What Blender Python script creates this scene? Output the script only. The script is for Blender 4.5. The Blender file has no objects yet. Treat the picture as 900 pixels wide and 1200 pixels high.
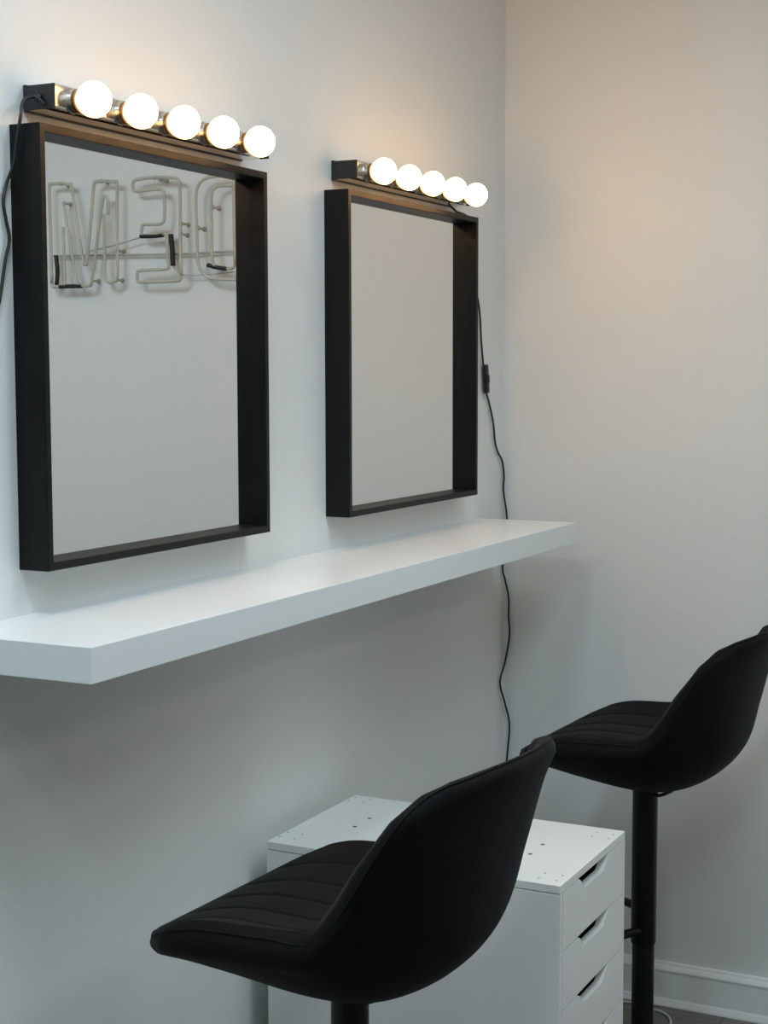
import bpy, bmesh, math, random
from mathutils import Vector, Matrix
sc = bpy.context.scene
C = sc.collection
PI = math.pi
random.seed(4)

# ---------------- camera ----------------
cd = bpy.data.cameras.new('camera'); cam = bpy.data.objects.new('camera', cd); C.objects.link(cam)
cam.location = (1.5088, -1.6408, 1.5846)
cam.rotation_euler = (1.4815, 0.0021, 0.4622)
cd.sensor_fit = 'VERTICAL'; cd.sensor_height = 36.0; cd.lens = 1826.0 / 1200 * 36.0
cd.clip_start = .05
sc.camera = cam
# ---------------- world, view ----------------
w = bpy.data.worlds.new('world'); sc.world = w; w.use_nodes = True
w.node_tree.nodes['Background'].inputs[0].default_value = (.6, .7, .8, 1)
w.node_tree.nodes['Background'].inputs[1].default_value = .3
sc.view_settings.view_transform = 'Standard'; sc.view_settings.look = 'None'
sc.view_settings.exposure = 0.0; sc.view_settings.gamma = 1.0; sc.view_settings.use_curve_mapping = False
sc.cycles.use_denoising = True
sc.cycles.max_bounces = 8; sc.cycles.diffuse_bounces = 5; sc.cycles.glossy_bounces = 5
sc.cycles.sample_clamp_indirect = 4.0

def area(name, loc, target, size, size_y, power, col):
    l = bpy.data.lights.new(name, 'AREA'); l.shape = 'RECTANGLE'; l.size = size; l.size_y = size_y
    l.energy = power; l.color = col
    o = bpy.data.objects.new(name, l); C.objects.link(o); o.location = loc
    o.rotation_euler = (Vector(target) - Vector(loc)).to_track_quat('-Z', 'Y').to_euler()
    return o
# ceiling panels of the room, out of the frame above and behind the camera
area('ceiling_light', (1.26, -1.42, 2.74), (1.26, -1.42, 0), .22, .22, 6.55, (0.649, 0.973, 1.000))
area('ceiling_light', (1.43, -1.96, 2.74), (1.43, -1.96, 0), .22, .22, 6.55, (0.649, 0.973, 1.000))
area('ceiling_light', (1.3, 0.7, 2.74), (1.3, 0.7, 0), 0.55, 0.55, 13.40, (0.694, 0.899, 1.000))
area('ceiling_light', (1.9, 0.1, 2.72), (1.9, 0.1, 0), 0.6, 1.2, 9.05, (0.740, 0.851, 1.000))
area('ceiling_light', (3.0, 1.0, 2.72), (3.0, 1.0, 0), 0.6, 0.6, 8.95, (1.000, 0.939, 0.732))
area('ceiling_light', (0.5, -0.5, 2.74), (0.5, -0.5, 0), 0.3, 0.3, 11.80, (0.727, 0.876, 1.000))
BULB = 3.6; BULB_FRONT = 62.0; BULB_COL = (1.0, .53, .19)

# ---------------- materials ----------------
def nt(name):
    m = bpy.data.materials.new(name); m.use_nodes = True
    return m, m.node_tree.nodes, m.node_tree.links, m.node_tree.nodes['Principled BSDF']
def mat(name, col, rough=.5, metal=0., spec=.5, bump=0., scale=200., var=0., vscale=8., detail=3, coat=0.):
    m, N, Lk, b = nt(name)
    b.inputs['Base Color'].default_value = (*col, 1); b.inputs['Roughness'].default_value = rough
    b.inputs['Metallic'].default_value = metal; b.inputs['Specular IOR Level'].default_value = spec
    b.inputs['Coat Weight'].default_value = coat
    tc = N.new('ShaderNodeTexCoord')
    n = N.new('ShaderNodeTexNoise'); n.inputs['Scale'].default_value = vscale; n.inputs['Detail'].default_value = 4
    Lk.new(tc.outputs['Object'], n.inputs['Vector'])
    if var:
        mx = N.new('ShaderNodeMixRGB'); mx.inputs[1].default_value = (*[c * (1 - var) for c in col], 1)
        mx.inputs[2].default_value = (*[min(1, c * (1 + var)) for c in col], 1)
        Lk.new(n.outputs['Fac'], mx.inputs[0]); Lk.new(mx.outputs[0], b.inputs['Base Color'])
    if bump:
        n2 = N.new('ShaderNodeTexNoise'); n2.inputs['Scale'].default_value = scale; n2.inputs['Detail'].default_value = detail
        Lk.new(tc.outputs['Object'], n2.inputs['Vector'])
        bp = N.new('ShaderNodeBump'); bp.inputs['Strength'].default_value = bump; bp.inputs['Distance'].default_value = .002
        Lk.new(n2.outputs['Fac'], bp.inputs['Height']); Lk.new(bp.outputs[0], b.inputs['Normal'])
    return m
def emis(name, col, s, front):
    """opal globe round a forward-facing LED board: the face gives off more light than the neck."""
    m, N, Lk, b = nt(name)
    tc = N.new('ShaderNodeTexCoord'); sp = N.new('ShaderNodeSeparateXYZ'); mr = N.new('ShaderNodeMapRange')
    Lk.new(tc.outputs['Normal'], sp.inputs[0]); Lk.new(sp.outputs['X'], mr.inputs['Value'])
    mr.inputs['From Min'].default_value = -.1; mr.inputs['From Max'].default_value = .7
    mr.inputs['To Min'].default_value = s; mr.inputs['To Max'].default_value = front
    Lk.new(mr.outputs[0], b.inputs['Emission Strength'])
    b.inputs['Base Color'].default_value = (.9, .9, .88, 1); b.inputs['Roughness'].default_value = .25
    b.inputs['Emission Color'].default_value = (*col, 1)
    return m
M_wall = mat('wall_paint', (.80, .80, .79), .55, bump=.12, scale=160, var=.012, vscale=2.5)
M_ceil = mat('ceiling_paint', (.82, .82, .81), .8, bump=.2, scale=120)
M_base = mat('baseboard_paint', (.80, .80, .79), .35, bump=.05, scale=60)
M_lack = mat('white_laminate', (.86, .87, .87), .28, bump=.02, scale=300)
M_unit = mat('white_painted_board', (.87, .88, .87), .38, bump=.03, scale=250)
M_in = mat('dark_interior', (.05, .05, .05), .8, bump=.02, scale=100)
M_hole = mat('hole_dark', (.10, .10, .10), .8, bump=.02, scale=100)
M_frame = mat('black_foil_frame', (.0035, .0035, .0035), .45, spec=.25, bump=.06, scale=500, detail=2)
M_cap = mat('black_plastic_and_reflection', (.014, .014, .015), .4, bump=.03, scale=300)
M_chrome = mat('brushed_chrome', (.80, .76, .70), .17, 1., bump=.03, scale=80)
M_cup = mat('socket_metal', (.62, .58, .52), .3, 1., bump=.02, scale=80)
M_ring = mat('brass_ring', (.16, .11, .06), .4, .7, bump=.02, scale=80)
M_bulb = emis('lit_opal_bulb', BULB_COL, BULB, BULB_FRONT)
M_cord = mat('black_cord', (.010, .010, .011), .45, bump=.05, scale=400)
M_wcord = mat('pale_cord', (.45, .45, .44), .45, bump=.05, scale=400)
M_metal = mat('black_metal', (.004, .004, .0045), .35, spec=.25, bump=.02, scale=200)
M_neon = mat('unlit_neon_glass', (.70, .69, .60), .12, bump=.02, scale=30, var=.06, vscale=14, coat=.5)
M_neon.node_tree.nodes['Principled BSDF'].inputs['Transmission Weight'].default_value = .4
M_boot = mat('black_tape', (.01, .01, .01), .5, bump=.05, scale=300)
M_clip = mat('clear_standoff', (.45, .44, .40), .2, bump=.02, scale=100)
M_wire = mat('grey_wire', (.50, .50, .48), .35, .4, bump=.02, scale=100)

def mirror_mat():
    m, N, Lk, b = nt('mirror_glass')
    b.inputs['Metallic'].default_value = 1; b.inputs['Roughness'].default_value = .0
    b.inputs['Base Color'].default_value = (.87, .87, .86, 1)
    return m
M_mirror = mirror_mat()
def fabric_mat():
    m, N, Lk, b = nt('black_upholstery')
    b.inputs['Base Color'].default_value = (.0035, .0035, .004, 1)
    b.inputs['Roughness'].default_value = .68; b.inputs['Specular IOR Level'].default_value = .14
    b.inputs['Sheen Weight'].default_value = .03; b.inputs['Sheen Roughness'].default_value = .4
    tc = N.new('ShaderNodeTexCoord'); v = N.new('ShaderNodeTexVoronoi'); v.inputs['Scale'].default_value = 650
    Lk.new(tc.outputs['Object'], v.inputs['Vector'])
    n = N.new('ShaderNodeTexNoise'); n.inputs['Scale'].default_value = 14; n.inputs['Detail'].default_value = 3
    Lk.new(tc.outputs['Object'], n.inputs['Vector'])
    b1 = N.new('ShaderNodeBump'); b1.inputs['Strength'].default_value = .3; b1.inputs['Distance'].default_value = .0006
    b2 = N.new('ShaderNodeBump'); b2.inputs['Strength'].default_value = .35; b2.inputs['Distance'].default_value = .006
    Lk.new(v.outputs['Distance'], b1.inputs['Height']); Lk.new(n.outputs['Fac'], b2.inputs['Height'])
    Lk.new(b2.outputs[0], b1.inputs['Normal']); Lk.new(b1.outputs[0], b.inputs['Normal'])
    return m
M_fab = fabric_mat()
def floor_mat():
    m, N, Lk, b = nt('grey_wood_floor')
    tc = N.new('ShaderNodeTexCoord')
    br = N.new('ShaderNodeTexBrick'); br.inputs['Scale'].default_value = 1
    br.inputs['Brick Width'].default_value = 1.2; br.inputs['Row Height'].default_value = .16
    br.inputs['Mortar Size'].default_value = .002
    br.inputs['Color1'].default_value = (.13, .115, .105, 1); br.inputs['Color2'].default_value = (.16, .145, .13, 1)
    br.inputs['Mortar'].default_value = (.04, .035, .03, 1)
    n = N.new('ShaderNodeTexNoise'); n.inputs['Scale'].default_value = 9; n.inputs['Detail'].default_value = 6
    mp = N.new('ShaderNodeMapping'); mp.inputs['Scale'].default_value = (1, 9, 1)
    Lk.new(tc.outputs['Object'], br.inputs['Vector']); Lk.new(tc.outputs['Object'], mp.inputs['Vector'])
    Lk.new(mp.outputs[0], n.inputs['Vector'])
    mx = N.new('ShaderNodeMixRGB'); mx.blend_type = 'OVERLAY'; mx.inputs[0].default_value = .55
    Lk.new(br.outputs['Color'], mx.inputs[1]); Lk.new(n.outputs['Fac'], mx.inputs[2])
    Lk.new(mx.outputs[0], b.inputs['Base Color']); b.inputs['Roughness'].default_value = .45
    return m
M_floor = floor_mat()

# ---------------- helpers ----------------
def link(name, bm, m, parent=None, smooth=False):
    me = bpy.data.meshes.new(name); bm.normal_update(); bm.to_mesh(me); bm.free()
    for x in (m if isinstance(m, (list, tuple)) else [m]): me.materials.append(x)
    if smooth:
        for f in me.polygons: f.use_smooth = True
    o = bpy.data.objects.new(name, me); C.objects.link(o)
    if parent: o.parent = parent
    return o
def thing(name, label, cat, loc=(0, 0, 0), group=None, rotz=0):
    o = bpy.data.objects.new(name, None); C.objects.link(o); o.location = loc; o.rotation_euler = (0, 0, rotz)
    o.empty_display_size = .05
    o['label'] = label; o['category'] = cat
    if group: o['group'] = group
    return o
def tag(o, label, cat, group=None):
    o['label'] = label; o['category'] = cat
    if group: o['group'] = group
    return o
def box(bm, x0, x1, y0, y1, z0, z1, bev=0., mi=0, seg=2):
    r = bmesh.ops.create_cube(bm, size=1.0)
    for v in r['verts']:
        v.co = Vector(((x0 + x1) / 2 + v.co.x * (x1 - x0), (y0 + y1) / 2 + v.co.y * (y1 - y0), (z0 + z1) / 2 + v.co.z * (z1 - z0)))
    fs = {f for v in r['verts'] for f in v.link_faces}
    for f in fs: f.material_index = mi
    if bev:
        es = list({e for v in r['verts'] for e in v.link_edges})
        bmesh.ops.bevel(bm, geom=es, offset=bev, segments=seg, profile=.5, affect='EDGES')
def struct(name, bm, m, smooth=False):
    o = link(name, bm, m, smooth=smooth); o['kind'] = 'structure'; return o
def catmull(pts, n=8, closed=False):
    P = [Vector(p) for p in pts]; out = []; L = len(P)
    rng = range(L if closed else L - 1)
    for i in rng:
        a = P[(i - 1) % L] if (closed or i > 0) else P[0] * 2 - P[1]
        b = P[i]; c = P[(i + 1) % L]
        d = P[(i + 2) % L] if (closed or i + 2 < L) else P[-1] * 2 - P[-2]
        for k in range(n):
            t = k / n
            out.append(.5 * ((2 * b) + (c - a) * t + (2 * a - 5 * b + 4 * c - d) * t * t + (3 * b - a - 3 * c + d) * t ** 3))
    if not closed: out.append(P[-1].copy())
    return out
def tube(bm, pts, r, sides=10, closed=False, cap=True):
    P = [Vector(p) for p in pts]; n = len(P); rings = []; prev = None
    for i, p in enumerate(P):
        if closed: t = (P[(i + 1) % n] - P[i - 1]).normalized()
        else: t = (P[min(i + 1, n - 1)] - P[max(i - 1, 0)]).normalized()
        if prev is None:
            a = Vector((0, 0, 1)) if abs(t.z) < .9 else Vector((1, 0, 0))
            u = t.cross(a).normalized()
        else:
            u = (prev - t * prev.dot(t)).normalized()
        prev = u; v = t.cross(u)
        rr = r(i / (n - 1)) if callable(r) else r
        rings.append([bm.verts.new(p + (u * math.cos(2 * PI * k / sides) + v * math.sin(2 * PI * k / sides)) * rr) for k in range(sides)])
    m = n if closed else n - 1
    for i in range(m):
        a = rings[i]; b = rings[(i + 1) % n]
        for k in range(sides):
            f = bm.faces.new((a[k], a[(k + 1) % sides], b[(k + 1) % sides], b[k])); f.smooth = True
    if cap and not closed:
        bm.faces.new(list(reversed(rings[0]))); bm.faces.new(rings[-1])
def lathe(bm, prof, axis='Z', org=(0, 0, 0), sides=40, mi=0):
    """prof: (r, h) list."""
    org = Vector(org); rings = []
    def mk(r, h, a):
        c, s = r * math.cos(a), r * math.sin(a)
        return org + (Vector((c, s, h)) if axis == 'Z' else Vector((h, c, s)))
    for r, h in prof:
        if r < 1e-6: rings.append([bm.verts.new(mk(0, h, 0))])
        else: rings.append([bm.verts.new(mk(r, h, 2 * PI * k / sides)) for k in range(sides)])
    for a, b in zip(rings, rings[1:]):
        for k in range(sides):
            k2 = (k + 1) % sides
            if len(a) == 1 and len(b) == 1: continue
            if len(a) == 1: f = bm.faces.new((a[0], b[k], b[k2]))
            elif len(b) == 1: f = bm.faces.new((a[k], b[0], a[k2]))
            else: f = bm.faces.new((a[k], b[k], b[k2], a[k2]))
            f.smooth = True; f.material_index = mi
    bmesh.ops.recalc_face_normals(bm, faces=bm.faces[:])
def edge_split(o, ang=35):
    for f in o.data.polygons: f.use_smooth = True
    m = o.modifiers.new('split', 'EDGE_SPLIT'); m.split_angle = math.radians(ang); return o

# ---------------- room ----------------
YB = 2.0753; XR = 4.2; YF = -4.0; H = 2.75; T = .12
bm = bmesh.new(); box(bm, -T, XR + T, YF - T, YB + T, -T, 0); struct('floor', bm, M_floor)
bm = bmesh.new(); box(bm, -T, XR + T, YF - T, YB + T, H, H + T); struct('ceiling', bm, M_ceil)
bm = bmesh.new(); box(bm, -T, 0, YF - T, YB + T, 0, H); struct('wall_left', bm, M_wall)
bm = bmesh.new(); box(bm, 0, XR, YB, YB + T, 0, H); struct('wall_back', bm, M_wall)
bm = bmesh.new(); box(bm, XR, XR + T, YF - T, YB + T, 0, H); struct('wall_right', bm, M_wall)
bm = bmesh.new(); box(bm, 0, XR, YF - T, YF, 0, H); struct('wall_front', bm, M_wall)
BP = [(0, 0), (.020, 0), (.020, .004), (.016, .016), (.014, .020), (.014, .085), (.0155, .089), (.0155, .093), (.012, .099), (.008, .103), (.006, .108), (0, .110)]
def baseboard(name, f, n0, n1):
    bm = bmesh.new(); rows = []
    for s in (n0, n1): rows.append([bm.verts.new(f(d, s, z)) for d, z in BP])
    for i in range(len(BP) - 1): bm.faces.new((rows[0][i], rows[1][i], rows[1][i + 1], rows[0][i + 1]))
    bm.faces.new(rows[0]); bm.faces.new(list(reversed(rows[1])))
    bmesh.ops.recalc_face_normals(bm, faces=bm.faces[:])
    struct(name, bm, M_base)
baseboard('baseboard_back', lambda d, s, z: (s, YB - d, z), 0, XR)
baseboard('baseboard_left', lambda d, s, z: (d, s, z), YF, YB)

# ---------------- floating shelf ----------------
bm = bmesh.new(); box(bm, 0, .26, 0, 1.8996, 1.175, 1.225, .0012)
tag(link('floating_shelf', bm, M_lack), 'long thick white floating shelf fixed to the wall below the two mirrors', 'shelf')

# ---------------- mirrors ----------------
def mirror(y0, y1, z0, z1, label):
    d = .0545; t = .0125
    r = thing('wall_mirror', label, 'mirror', (0, (y0 + y1) / 2, z0), 'deep black-framed wall mirrors')
    cy = (y0 + y1) / 2; hw = (y1 - y0) / 2; h = z1 - z0
    # mitred box frame
    bm = bmesh.new()
    prof = [(0, 0.0), (0, d - .001), (.001, d), (t - .001, d), (t, d - .001), (t, .0215), (t, 0)]
    rings = []
    for inset, x in prof:
        rings.append([bm.verts.new((x, sy * (hw - inset), (inset if sz < 0 else h - inset))) for sy, sz in ((-1, -1), (1, -1), (1, 1), (-1, 1))])
    for a, b in zip(rings, rings[1:]):
        for k in range(4): bm.faces.new((a[k], a[(k + 1) % 4], b[(k + 1) % 4], b[k]))
    a = rings[-1]; b = rings[0]
    for k in range(4): bm.faces.new((a[k], a[(k + 1) % 4], b[(k + 1) % 4], b[k]))
    bmesh.ops.recalc_face_normals(bm, faces=bm.faces[:])
    link('frame', bm, M_frame, r)
    bm = bmesh.new(); box(bm, .0005, .0240, -hw + t - .001, hw - t + .001, t - .001, h - t + .001)
    link('mirror_glass', bm, M_mirror, r)
mirror(.1731, .8102, 1.2939, 1.9431, 'larger-looking black-framed mirror at left, showing unlit neon letters in its glass')
mirror(1.1220, 1.7788, 1.2936, 1.9466, 'black-framed mirror nearer the room corner, its glass showing only plain wall')

# ---------------- vanity light bars ----------------
def light_bar(y0, z0, L, label, where):
    h = .0353; d = .0595
    r = thing('vanity_light', label, 'wall light', (0, y0, z0), 'five-bulb vanity lights')
    bm = bmesh.new(); box(bm, 0, .006, .002, L - .002, -.002, h + .002, .001); link('back_plate', bm, M_cap, r)
    bm = bmesh.new()   # folded sheet channel with a small lip underneath
    prof = [(.006, 0.), (.006, -.0005), (.040, -.0005), (.044, .0015), (d - .002, .0015), (d, .0035), (d, h - .002), (d - .002, h), (.006, h)]
    rows = [[bm.verts.new((x, y, z)) for x, z in prof] for y in (.0012, L - .0012)]
    n = len(prof)
    for i in range(n): bm.faces.new((rows[0][i], rows[1][i], rows[1][(i + 1) % n], rows[0][(i + 1) % n]))
    bmesh.ops.recalc_face_normals(bm, faces=bm.faces[:])
    link('housing', bm, M_chrome, r)
    for s, ya in ((0, 0), (1, L - .0012)):
        bm = bmesh.new(); box(bm, .006, d, ya, ya + .0012, -.0005, h, .0003, seg=1); link('end_cap', bm, M_cap, r)  # chrome caps coloured black: the dark room's reflection painted in
    for k in range(5):
        y = .041 + .1172 * k; zc = h / 2 - .003
        bm = bmesh.new(); lathe(bm, [(0, d - .001), (.0185, d - .001), (.0185, d + .001), (.0175, d + .002), (.0170, d + .010), (0, d + .010)], 'X', (0, y, zc), 32)
        s = edge_split(link('bulb_socket', bm, M_cup, r))
        bm = bmesh.new(); lathe(bm, [(0, d + .0095), (.0150, d + .0095), (.0172, d + .0105), (.0172, d + .0150), (0, d + .0150)], 'X', (0, y, zc), 32)
        edge_split(link('collar', bm, M_ring, s))
        bm = bmesh.new(); cx = d + .0385; R = .0262
        a0 = math.asin(.0135 / R)
        prof = [(0, d + .0145), (.0135, d + .0145)] + [(R * math.sin(a), cx - R * math.cos(a)) for a in [a0 + (PI - a0) * i / 20 for i in range(21)]]
        prof[-1] = (0, cx + R)
        lathe(bm, prof, 'X', (0, y, zc), 40)
        link('bulb', bm, M_bulb, s)
    return r
light_bar(.2029, 1.9672, .605, 'lit five-globe light bar above the mirror with neon letters in it', '')
light_bar(1.1504, 1.9708, .585, 'lit five-globe light bar above the mirror nearer the corner', '')

# ---------------- cords ----------------
def cord(name, pts, r, label, extra=None, m=None):
    bm = bmesh.new(); tube(bm, catmull(pts, 8), r, 8)
    return tag(link(name, bm, m or M_cord, smooth=True), label, 'cord')
c1 = cord('power_cord', [(.044, .199, 1.972), (.036, .194, 1.981), (.030, .190, 1.983), (.024, .176, 1.975), (.027, .166, 1.952), (.020, .165, 1.919), (.014, .164, 1.886), (.005, .158, 1.857),
          (.005, .150, 1.831), (.006, .154, 1.804), (.008, .158, 1.778), (.006, .150, 1.747), (.005, .134, 1.681), (.005, .112, 1.64), (.005, .098, 1.58)], .0026,
          'black cord hanging from the left light bar down past its mirror frame')
bm = bmesh.new(); lathe(bm, [(0, 0), (.005, 0), (.006, .002), (.006, .005), (.003, .007), (0, .007)], 'X', (0, 0, 0), 16)
for v in bm.verts: v.co = Vector((v.co.y, -v.co.x, v.co.z)) + Vector((.032, .2029, 1.983))
link('cord_grommet', bm, M_cord, c1, True)
def rocker(loc, ang, parent):
    bm = bmesh.new(); box(bm, -.006, .006, -.0095, .0095, -.036, .036, .0045, seg=3)
    mtx = Matrix.Translation(loc) @ Matrix.Rotation(ang, 4, 'X'); bmesh.ops.transform(bm, matrix=mtx, verts=bm.verts)
    s = link('inline_switch', bm, M_cord, parent, True)
    bm = bmesh.new(); box(bm, .0045, .0085, -.006, .006, -.010, .010, .0015); bmesh.ops.transform(bm, matrix=mtx, verts=bm.verts)
    link('rocker', bm, M_cap, s, True)
rocker((.009, .100, 1.552), 0, c1)
pts = [(.030, 1.664, 1.9700), (.031, 1.664, 1.966), (.038, 1.666, 1.959), (.042, 1.68, 1.952), (.046, 1.70, 1.9497), (.040, 1.735, 1.9496), (.026, 1.770, 1.9494), (.012, 1.7845, 1.944), (.006, 1.790, 1.915), (.006, 1.83, 1.85), (.006, 1.885, 1.77), (.006, 1.903, 1.7225), (.006, 1.912, 1.66), (.006, 1.922, 1.60)]
c2 = cord('power_cord', pts, .0026, 'wavy black cord running down the wall from the right light bar past the shelf')
tail = [(.008, 1.926, 1.58), (.008, 1.930, 1.56), (.008, 1.940, 1.535), (.006, 1.962, 1.51), (.006, 1.990, 1.46), (.006, 2.003, 1.41), (.006, 2.020, 1.385), (.006, 2.051, 1.359), (.006, 2.064, 1.32), (.006, 2.0610, 1.2822), (.0138, 2.0660, 1.2117), (.011, 2.064, 1.15), (.0060, 2.0577, 1.0842), (.0099, 2.0660, 1.0503), (.0196, 2.0660, 1.0065), (.0199, 2.0660, .9576),
        (.0225, 2.0660, .9066), (.0110, 2.0660, .8387), (.0060, 2.0439, .7862), (.0116, 2.0660, .7265), (.0238, 2.0660, .6714), (.0171, 2.0660, .5804), (.012, 2.055, .45), (.012, 2.055, .32), (.022, 2.045, .20), (.05, 2.03, .05), (.09, 2.0, .0028), (.16, 1.99, .0028)]
bm = bmesh.new(); tube(bm, catmull(pts[:-1] + tail, 8), .0026, 8)
me = bpy.data.meshes.new('power_cord'); bm.to_mesh(me); bm.free(); me.materials.append(M_cord)
for f in me.polygons: f.use_smooth = True
c2.data = me
rocker((.010, 1.933, 1.568), math.radians(8), c2)
cord('floor_cord', [(.25, 1.95, .003), (.30, 2.00, .003), (.3623, 2.035, .003), (.42, 2.020, .003), (.4527, 2.014, .003), (.480, 1.990, .003), (.495, 1.950, .003), (.50, 1.88, .003), (.49, 1.82, .003)], .0032,
     'pale thin cord curving over the dark floor beside the far stool pole', m=M_wcord)

# ---------------- drawer unit ----------------
def drawer_unit():
    x0, x1, y0, y1, zt = .0413, .6224, .8087, 1.1667, .7119
    r = thing('drawer_unit', 'white drawer unit standing under the shelf behind the nearer stool', 'drawer unit', (x0, y0, 0))
    D = x1 - x0; W = y1 - y0; tp = .0145; s = .0115
    bm = bmesh.new(); box(bm, 0, D, 0, W, zt - tp, zt, .0008)
    dots = [(.5117, 1.0171, .0042), (.5116, .9529, .0042), (.1458, 1.0276, .0042), (.1455, .9655, .0042)]
    for cx, cy in ((.5935, 1.119), (.5905, .8483), (.0661, 1.1371), (.0639, .8612)):
        for sx in (-1, 1):
            for sy in (-1, 1): dots.append((cx + sx * .0163, cy + sy * .0148, .0020))
    for x, y, rr in dots:
        vs = [bm.verts.new((x - x0 + rr * math.cos(a), y - y0 + rr * math.sin(a), zt + .0003)) for a in [2 * PI * k / 14 for k in range(14)]]
        f = bm.faces.new(vs); f.material_index = 1
    link('top_panel', bm, [M_unit, M_hole], r)
    for ya in (0, W - s):
        bm = bmesh.new(); box(bm, 0, D, ya, ya + s, .03, zt - tp - .0015, .0008); link('side_panel', bm, M_unit, r)
    bm = bmesh.new(); box(bm, 0, .004, s, W - s, .05, zt - tp - .0005); link('back_panel', bm, M_unit, r)
    bm = bmesh.new(); box(bm, .02, D - .03, .012, W - .012, 0, .045, .0008); link('plinth', bm, M_unit, r)
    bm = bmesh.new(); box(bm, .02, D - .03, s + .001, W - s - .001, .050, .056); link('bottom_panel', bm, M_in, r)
    pitch = .1057; zc = zt - tp - .0015
    for k in range(6):
        z1 = zc - pitch * k; z0 = z1 - pitch + .0030; t = .016
        ya, yb = s + .0012, W - s - .0012; mid = (ya + yb) / 2; hw = .086; dp = .0245
        # front outline with rounded trapezoid finger cut-out in its top edge
        ol = [(ya, z0), (yb, z0), (yb, z1)]
        cut = []
        for i in range(13):
            u = i / 12; e = u * u * (3 - 2 * u)
            cut.append((mid + hw - .040 * u, z1 - dp * e))
        left = [(2 * mid - y, z) for y, z in reversed(cut)]
        ol += cut + left + [(ya, z1)]
        bm = bmesh.new()
        fr = [bm.verts.new((D, y, z)) for y, z in ol]; bk = [bm.verts.new((D - t, y, z)) for y, z in ol]
        n = len(ol)
        for i in range(n): bm.faces.new((fr[i], fr[(i + 1) % n], bk[(i + 1) % n], bk[i]))
        ff = bm.faces.new(fr); fb = bm.faces.new(list(reversed(bk)))
        bm.normal_update()
        bmesh.ops.triangulate(bm, faces=[ff, fb])
        bmesh.ops.recalc_face_normals(bm, faces=bm.faces[:])
        d = link('drawer', bm, M_unit, r)
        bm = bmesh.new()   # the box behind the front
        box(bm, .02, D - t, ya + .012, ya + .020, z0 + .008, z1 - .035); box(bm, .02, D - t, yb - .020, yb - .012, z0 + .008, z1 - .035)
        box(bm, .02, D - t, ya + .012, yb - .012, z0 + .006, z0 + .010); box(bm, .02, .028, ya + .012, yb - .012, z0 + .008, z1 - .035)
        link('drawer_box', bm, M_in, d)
drawer_unit()

# ---------------- bar stools ----------------
def interp(tab, t):
    # tab: list of (t, value tuple) ; smooth interpolation through the points
    n = len(tab)
    for i in range(n - 1):
        if t <= tab[i + 1][0] or i == n - 2:
            t0, a = tab[i]; t1, b = tab[i + 1]; u = (t - t0) / (t1 - t0)
            pa = tab[i - 1] if i > 0 else None; pb = tab[i + 2] if i + 2 < n else None
            out = []
            for k in range(len(a)):
                m0 = (b[k] - pa[1][k]) / (t1 - pa[0]) if pa else (b[k] - a[k]) / (t1 - t0)
                m1 = (pb[1][k] - a[k]) / (pb[0] - t0) if pb else (b[k] - a[k]) / (t1 - t0)
                h = t1 - t0; u2 = u * u; u3 = u2 * u
                out.append((2 * u3 - 3 * u2 + 1) * a[k] + (u3 - 2 * u2 + u) * h * m0 + (-2 * u3 + 3 * u2) * b[k] + (u3 - u2) * h * m1)
            return out
# columns: f (forward), z ; keyed by the spine parameter 0 (front lip) .. 1 (top of back)
KI = [(0, (0.2461, 0.7919)), (0.07, (0.211, 0.8065)), (0.2, (0.1276, 0.8247)), (0.36, (0.0091, 0.8267)), (0.48, (-0.0801, 0.8314)), (0.58, (-0.1478, 0.8532)), (0.68, (-0.1898, 0.9031)), (0.8, (-0.2159, 0.9674)), (0.92, (-0.2433, 1.0353)), (1, (-0.2632, 1.0765))]
EI = [(0, (0.2183, 0.8095)), (0.07, (0.1872, 0.8283)), (0.2, (0.1138, 0.8521)), (0.36, (0.009, 0.8603)), (0.48, (-0.0609, 0.8705)), (0.58, (-0.0994, 0.9108)), (0.68, (-0.1318, 0.9600)), (0.8, (-0.1649, 1.0047)), (0.92, (-0.1950, 1.0520)), (1, (-0.2110, 1.0790))]
KO = [(0, (0.2404, 0.7566)), (0.07, (0.2029, 0.7511)), (0.2, (0.1188, 0.7282)), (0.36, (0.0001, 0.7108)), (0.48, (-0.0869, 0.7204)), (0.58, (-0.1609, 0.7602)), (0.68, (-0.2123, 0.8194)), (0.8, (-0.2340, 0.8995)), (0.92, (-0.2590, 1.0015)), (1, (-0.2890, 1.0696))]
EO = [(0, (0.2144, 0.7734)), (0.07, (0.1799, 0.7867)), (0.2, (0.1047, 0.7959)), (0.36, (-0.0, 0.8017)), (0.48, (-0.0814, 0.8157)), (0.58, (-0.1322, 0.8648)), (0.68, (-0.1638, 0.9291)), (0.8, (-0.1917, 0.9877)), (0.92, (-0.2279, 1.0425)), (1, (-0.2560, 1.070))]
WD = [(0, (0.1975,)), (0.1, (0.2065,)), (0.3, (0.204,)), (0.5, (0.2065,)), (0.7, (0.2115,)), (0.85, (0.208,)), (1, (0.183,))]
SEAMS = [-.14, -.07, 0, .07, .14]
NT, NS = 120, 132
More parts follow.
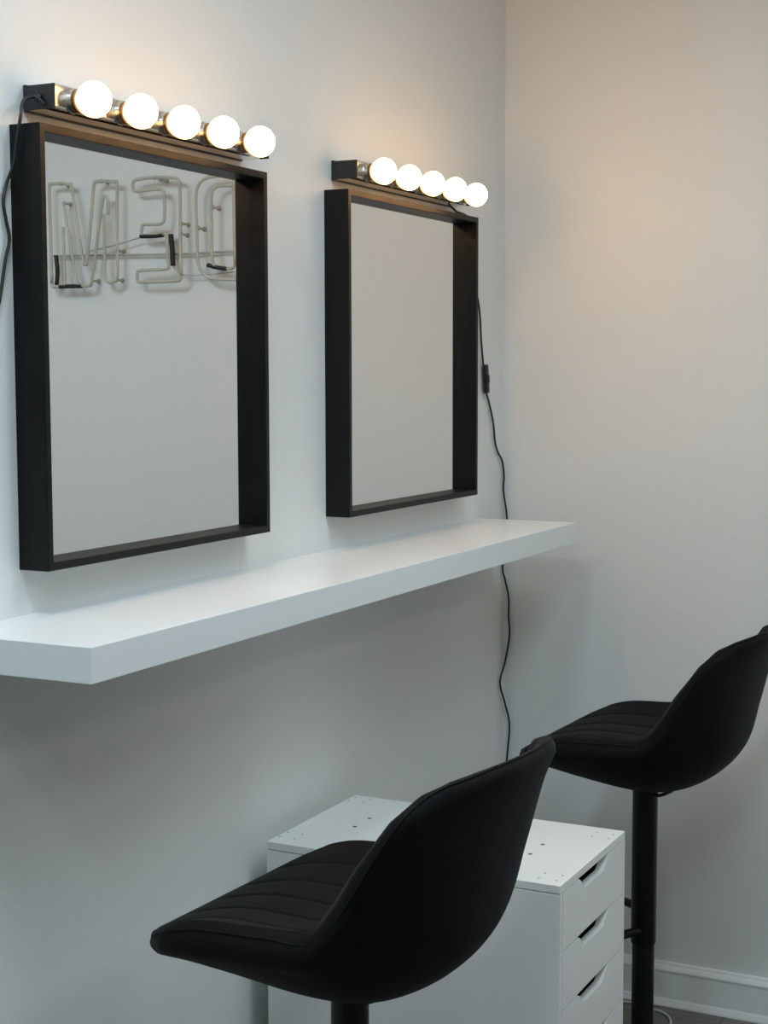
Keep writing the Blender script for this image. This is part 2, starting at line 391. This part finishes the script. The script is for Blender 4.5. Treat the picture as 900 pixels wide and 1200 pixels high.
def shell_pt(t01, s, outer):
    tt = 2 * t01 - 1
    a = .08 if tt < 0 else .13
    te = tt * (1 - a * s ** 4 * (abs(tt) ** 2)); se = s * (1 - a * tt ** 6)
    t = (te + 1) / 2
    K = interp(KO if outer else KI, t); E = interp(EO if outer else EI, t); w = interp(WD, t)[0]
    p = 2.6 if not outer else 2.2
    c = abs(s) ** p
    if outer and t > .45: c = abs(s) ** (2.2)
    f = K[0] + (E[0] - K[0]) * c; z = K[1] + (E[1] - K[1]) * c
    y = se * w
    if not outer:
        g = 0
        for q in SEAMS: g += math.exp(-((y - q) / .0028) ** 2)
        pad = 0
        lim = min(1, max(0, (1 - abs(s)) * 12)) * min(1, max(0, t01 * 16)) * min(1, max(0, (1 - t01) * 16))
        u = ((y + .35) % .07) / .07
        pad = .0022 * (4 * u * (1 - u)) ** .6
        dd = (pad - .0022 - g * .0022) * lim
        # along the local normal (up on the seat, forward on the back)
        k = min(1, max(0, (t - .48) / .2))
        z += dd * (1 - k); f += dd * k
    return Vector((-f, y, z))
SPLIT = int(NT * .475)
def shell_meshes():
    bm = bmesh.new()
    def lin(n, e=.55):
        # denser near both ends for a crisp rim
        return [i / n for i in range(n + 1)]
    T_ = lin(NT); S_ = [-1 + 2 * i / NS for i in range(NS + 1)]
    gi = [[bm.verts.new(shell_pt(t, s, False)) for s in S_] for t in T_]
    go = [[bm.verts.new(shell_pt(t, s, True)) for s in S_] for t in T_]
    fs = {}
    def face(vs, row):
        f = bm.faces.new(vs); f.smooth = True; f.material_index = 0 if row < SPLIT else 1
    for i in range(NT):
        for j in range(NS):
            face((gi[i][j], gi[i][j + 1], gi[i + 1][j + 1], gi[i + 1][j]), i)
            face((go[i][j], go[i + 1][j], go[i + 1][j + 1], go[i][j + 1]), i)
    loop = [(i, 0) for i in range(NT)] + [(NT, j) for j in range(NS)] + [(i, NS) for i in range(NT, 0, -1)] + [(0, j) for j in range(NS, 0, -1)]
    n = len(loop)
    # rim rings, bulging outward between inner and outer edges
    i, j = loop[10]; t_ = gi[13][0].co - gi[7][0].co; o_ = t_.cross(go[10][0].co - gi[10][0].co)
    SG = 1 if o_.y < 0 else -1
    K = 6; rings = [[gi[i][j] for i, j in loop]]
    for k in range(1, K):
        ring = []
        for q, (i, j) in enumerate(loop):
            a = gi[i][j].co; b = go[i][j].co
            i0, j0 = loop[q - 3]; i1, j1 = loop[(q + 3) % n]
            tan = (gi[i1][j1].co - gi[i0][j0].co).normalized()
            ab = b - a; out = tan.cross(ab).normalized()
            out *= SG
            u = k / K
            ring.append(bm.verts.new(a.lerp(b, u) + out * ab.length * .42 * math.sin(PI * u) ** .75))
        rings.append(ring)
    rings.append([go[i][j] for i, j in loop])
    for a, b in zip(rings, rings[1:]):
        for q in range(n):
            i = min(loop[q][0], loop[(q + 1) % n][0])
            face((a[q], a[(q + 1) % n], b[(q + 1) % n], b[q]), i)
    # round the four corners off
    cor = [gi[0][0].co.copy(), gi[0][NS].co.copy(), gi[NT][0].co.copy(), gi[NT][NS].co.copy()]
    vs = [(v, 1 - min((v.co - c).length for c in cor) / .05) for v in bm.verts]
    vs = [(v, w_ * w_ * (3 - 2 * w_)) for v, w_ in vs if w_ > 0]
    for _ in range(24):
        new = [v.co.lerp(sum((e.other_vert(v).co for e in v.link_edges), Vector()) / len(v.link_edges), .8 * w_) for v, w_ in vs]
        for (v, w_), c in zip(vs, new): v.co = c
    pip = []
    for q, (i, j) in enumerate(loop):
        u = min(1, max(0, (i / NT - .4) / .25)); pip.append(rings[1][q].co.lerp(rings[3][q].co, u))
    for _ in range(6): pip = [(pip[k - 1] + pip[k] * 2 + pip[(k + 1) % len(pip)]) / 4 for k in range(len(pip))]
    bmesh.ops.recalc_face_normals(bm, faces=bm.faces[:]); bm.normal_update()
    bm.verts.index_update()
    nrm = {v.index: v.normal.copy() for v in bm.verts}
    out = []
    for part in (0, 1):
        idx = {}; vs = []; faces = []
        for f in bm.faces:
            if f.material_index != part: continue
            q = []
            for v in f.verts:
                if v.index not in idx: idx[v.index] = len(vs); vs.append(v.index)
                q.append(idx[v.index])
            faces.append(q)
        bm.verts.ensure_lookup_table()
        me = bpy.data.meshes.new(('seat', 'backrest')[part])
        me.from_pydata([bm.verts[k].co for k in vs], [], faces)
        for f in me.polygons: f.use_smooth = True
        me.normals_split_custom_set_from_vertices([nrm[k] for k in vs])
        me.materials.append(M_fab); out.append(me)
    bm.free()
    return out, pip
SHELL, PIP = shell_meshes()
def make_stool(label, loc, rotz, dz=0.):
    r = thing('bar_stool', label, 'bar stool', loc, 'black upholstered bar stools', rotz)
    parts = []
    for nme, me in zip(('seat', 'backrest'), SHELL):
        o = bpy.data.objects.new(nme, me); C.objects.link(o); o.parent = r; o.location.z = dz; parts.append(o)
    n = len(PIP); cut = NT * .475
    # piping following the rim: the seat's run and the back's run
    loop_i = [i for i in range(NT)] + [NT] * NS + list(range(NT, 0, -1)) + [0] * NS
    a = [k for k in range(n) if loop_i[k] >= SPLIT]
    b = [k for k in range(n) if loop_i[k] < SPLIT]
    b = [k for k in b if k > a[-1]] + [k for k in b if k < a[0]]
    for ks, par in ((b, parts[0]), (a, parts[1])):
        bm = bmesh.new(); tube(bm, [PIP[k] for k in ks[::2]] + [PIP[ks[-1]]], .0020, 6)
        link('piping', bm, M_fab, par, True)
    bm = bmesh.new(); lathe(bm, [(0, .704 + dz), (.030, .704 + dz), (.040, .711 + dz), (.040, .724 + dz), (0, .724 + dz)], 'Z', (0, 0, 0), 32)
    edge_split(link('swivel_hub', bm, M_metal, r))
    bm = bmesh.new(); lathe(bm, [(.0, .722 + dz), (.0275, .722 + dz), (.0275, .3275), (.0258, .325), (0, .325)], 'Z', (0, 0, 0), 40)
    edge_split(link('pole_sleeve', bm, M_metal, r))
    bm = bmesh.new(); lathe(bm, [(.0, .36), (.0245, .36), (.0245, .018), (0, .018)], 'Z', (0, 0, 0), 40)
    edge_split(link('pole', bm, M_metal, r))
    bm = bmesh.new(); lathe(bm, [(0, 0), (.198, 0), (.205, .003), (.205, .007), (.19, .012), (.12, .018), (.06, .028), (.034, .045), (.028, .06), (0, .06)], 'Z', (0, 0, 0), 64)
    edge_split(link('base', bm, M_metal, r), 50)
    bm = bmesh.new()
    zf = .362
    tube(bm, catmull([(.0, -.022, zf - .004), (-.02, -.05, zf - .004), (-.055, -.12, zf - .006), (-.11, -.155, zf - .006), (-.18, -.145, zf - .006), (-.235, -.08, zf - .006), (-.250, 0, zf - .006),
                      (-.235, .08, zf - .006), (-.18, .145, zf - .006), (-.11, .155, zf - .006), (-.055, .12, zf - .006), (-.02, .05, zf - .004), (0, .022, zf - .004)], 8), .0095, 12)
    link('footrest', bm, M_metal, r, True)
    bm = bmesh.new(); tube(bm, catmull([(.02, -.006, .700 + dz), (.034, -.010, .698 + dz), (.042, .0, .699 + dz), (.052, .025, .702 + dz)], 6), .004, 8)
    link('height_lever', bm, M_metal, r, True)
    return r
make_stool('nearer black padded bar stool with low wraparound back, in front of the white drawers', (.5001, .2700, 0), -.053)
make_stool('farther black padded bar stool by the back wall, its back cut by the photo edge', (.5252, 1.6159, 0), -.043, -.0331)

# ---------------- neon letters on the back wall (seen in the mirror) ----------------
NY = YB - .035
sign = thing('neon_sign', 'unlit glass-tube neon letters on the back wall, seen only in the left mirror', 'neon sign', (1.14, YB, 1.98))
def npt(p, y=NY): return (p[0] - 1.1, y - YB, p[1] - 1.98)
def ntube(name, pts, r=.0049, m=None, y=NY, parent=sign, n=6):
    bm = bmesh.new(); tube(bm, catmull([npt(p, y) for p in pts], n), r, 10); return link(name, bm, m or M_neon, parent, True)
Mout = [(1.417, 1.845), (1.418, 1.999), (1.419, 2.122), (1.408, 2.131), (1.377, 2.131), (1.349, 2.127), (1.339, 2.119), (1.323, 2.027), (1.303, 1.91), (1.296, 1.897), (1.289, 1.909), (1.272, 2.025), (1.259, 2.121), (1.248, 2.129), (1.212, 2.129), (1.188, 2.125), (1.179, 2.115), (1.181, 1.989), (1.183, 1.861), (1.192, 1.847), (1.206, 1.842), (1.22, 1.848), (1.226, 1.862), (1.226, 1.952), (1.227, 2.036)]
Mv = [(1.417, 1.845), (1.413, 1.836), (1.401, 1.836), (1.375, 1.838), (1.370, 1.847), (1.371, 1.932), (1.372, 2.007)]
Mv2 = [(1.369, 2.075), (1.356, 1.996), (1.327, 1.852), (1.315, 1.839), (1.282, 1.836), (1.273, 1.854), (1.251, 1.973), (1.231, 2.075), (1.22, 2.086), (1.212, 2.074), (1.213, 2.035)]
E1 = [(0.966, 1.855), (0.966, 1.986), (0.966, 2.099), (0.97, 2.115), (0.984, 2.125), (1.051, 2.13), (1.113, 2.127), (1.124, 2.119), (1.124, 2.104), (1.113, 2.095), (1.044, 2.097), (1.025, 2.093), (1.018, 2.077), (1.019, 2.017), (1.027, 2.003), (1.042, 2.0), (1.089, 2.001), (1.095, 1.992), (1.097, 1.976), (1.085, 1.970), (1.030, 1.972), (1.012, 1.968), (1.011, 1.919), (1.008, 1.884), (1.018, 1.875), (1.103, 1.873), (1.114, 1.864), (1.114, 1.849), (1.105, 1.841), (1.049, 1.84), (0.98, 1.841), (0.968, 1.847), (.966, 1.855)]
Do = [(0.746, 2.120), (0.848, 2.122), (0.885, 2.116), (0.906, 2.099), (0.914, 2.065), (0.912, 1.978), (0.91, 1.897), (0.897, 1.864), (0.863, 1.844), (0.789, 1.839), (0.746, 1.838), (.738, 1.848), (.738, 2.110), (.746, 2.120)]
Di = [(.789, 1.88), (0.791, 2.08), (.796, 2.093), (0.838, 2.095), (0.855, 2.088), (0.863, 2.069), (0.864, 1.976), (0.863, 1.898), (0.852, 1.877), (0.822, 1.87), (0.798, 1.871), (.789, 1.88)]
lm = ntube('letter_tube', Mout); ntube('letter_stroke', Mv, parent=lm); ntube('letter_stroke', Mv2, y=NY + .001, parent=lm)
le = ntube('letter_tube', E1)
ld = ntube('letter_tube', Do); ntube('letter_stroke', Di, parent=ld)
ntube('tube_boot', [(1.403, 1.926), (1.399, 1.88), (1.403, 1.841)], .0065, M_boot, NY + .004)
ntube('tube_boot', [(1.389, 1.835), (1.352, 1.836), (1.310, 1.835)], .0062, M_boot, NY)
ntube('tube_boot', [(1.101, 1.969), (1.054, 1.968), (1.024, 1.970)], .0062, M_boot, NY)
ntube('tube_boot', [(1.005, 1.972), (1.001, 1.931), (.999, 1.884)], .0075, M_boot, NY + .010)
ntube('tube_boot', [(.878, 1.882), (.852, 1.875), (.815, 1.869)], .0062, M_boot, NY)
ntube('support_rod', [(1.428, 1.927), (1.2, 1.922), (.971, 1.917), (.792, 1.919), (.745, 1.918)], .003, M_wire, YB - .014)
ntube('wire', [(1.292, 1.934), (1.204, 1.948), (1.109, 1.967)], .0022, M_wire, YB - .025)
ntube('wire', [(1.002, 1.881), (.965, 1.858), (.882, 1.857), (.80, 1.862)], .0018, M_wire, YB - .02)
for x, z in [(1.369, 2.075), (1.032, 2.124), (.962, 1.999), (.908, 1.984), (.860, 2.039), (1.274, 1.850), (1.190, 1.850), (1.183, 1.932), (.966, 1.970), (1.377, 2.131), (1.236, 2.131), (1.051, 2.130), (.789, 1.95), (.74, 1.90)]:
    bm = bmesh.new(); lathe(bm, [(0, 0), (.007, 0), (.007, .003), (.0035, .005), (.0035, .028), (.0065, .031), (.0065, .034), (0, .034)], 'Z', (0, 0, 0), 12)
    for v in bm.verts: v.co = Vector((v.co.x, -v.co.z, v.co.y)) + Vector((x - 1.1, 0, z - 1.98))
    bmesh.ops.recalc_face_normals(bm, faces=bm.faces[:])
    link('standoff', bm, M_clip, sign, True)
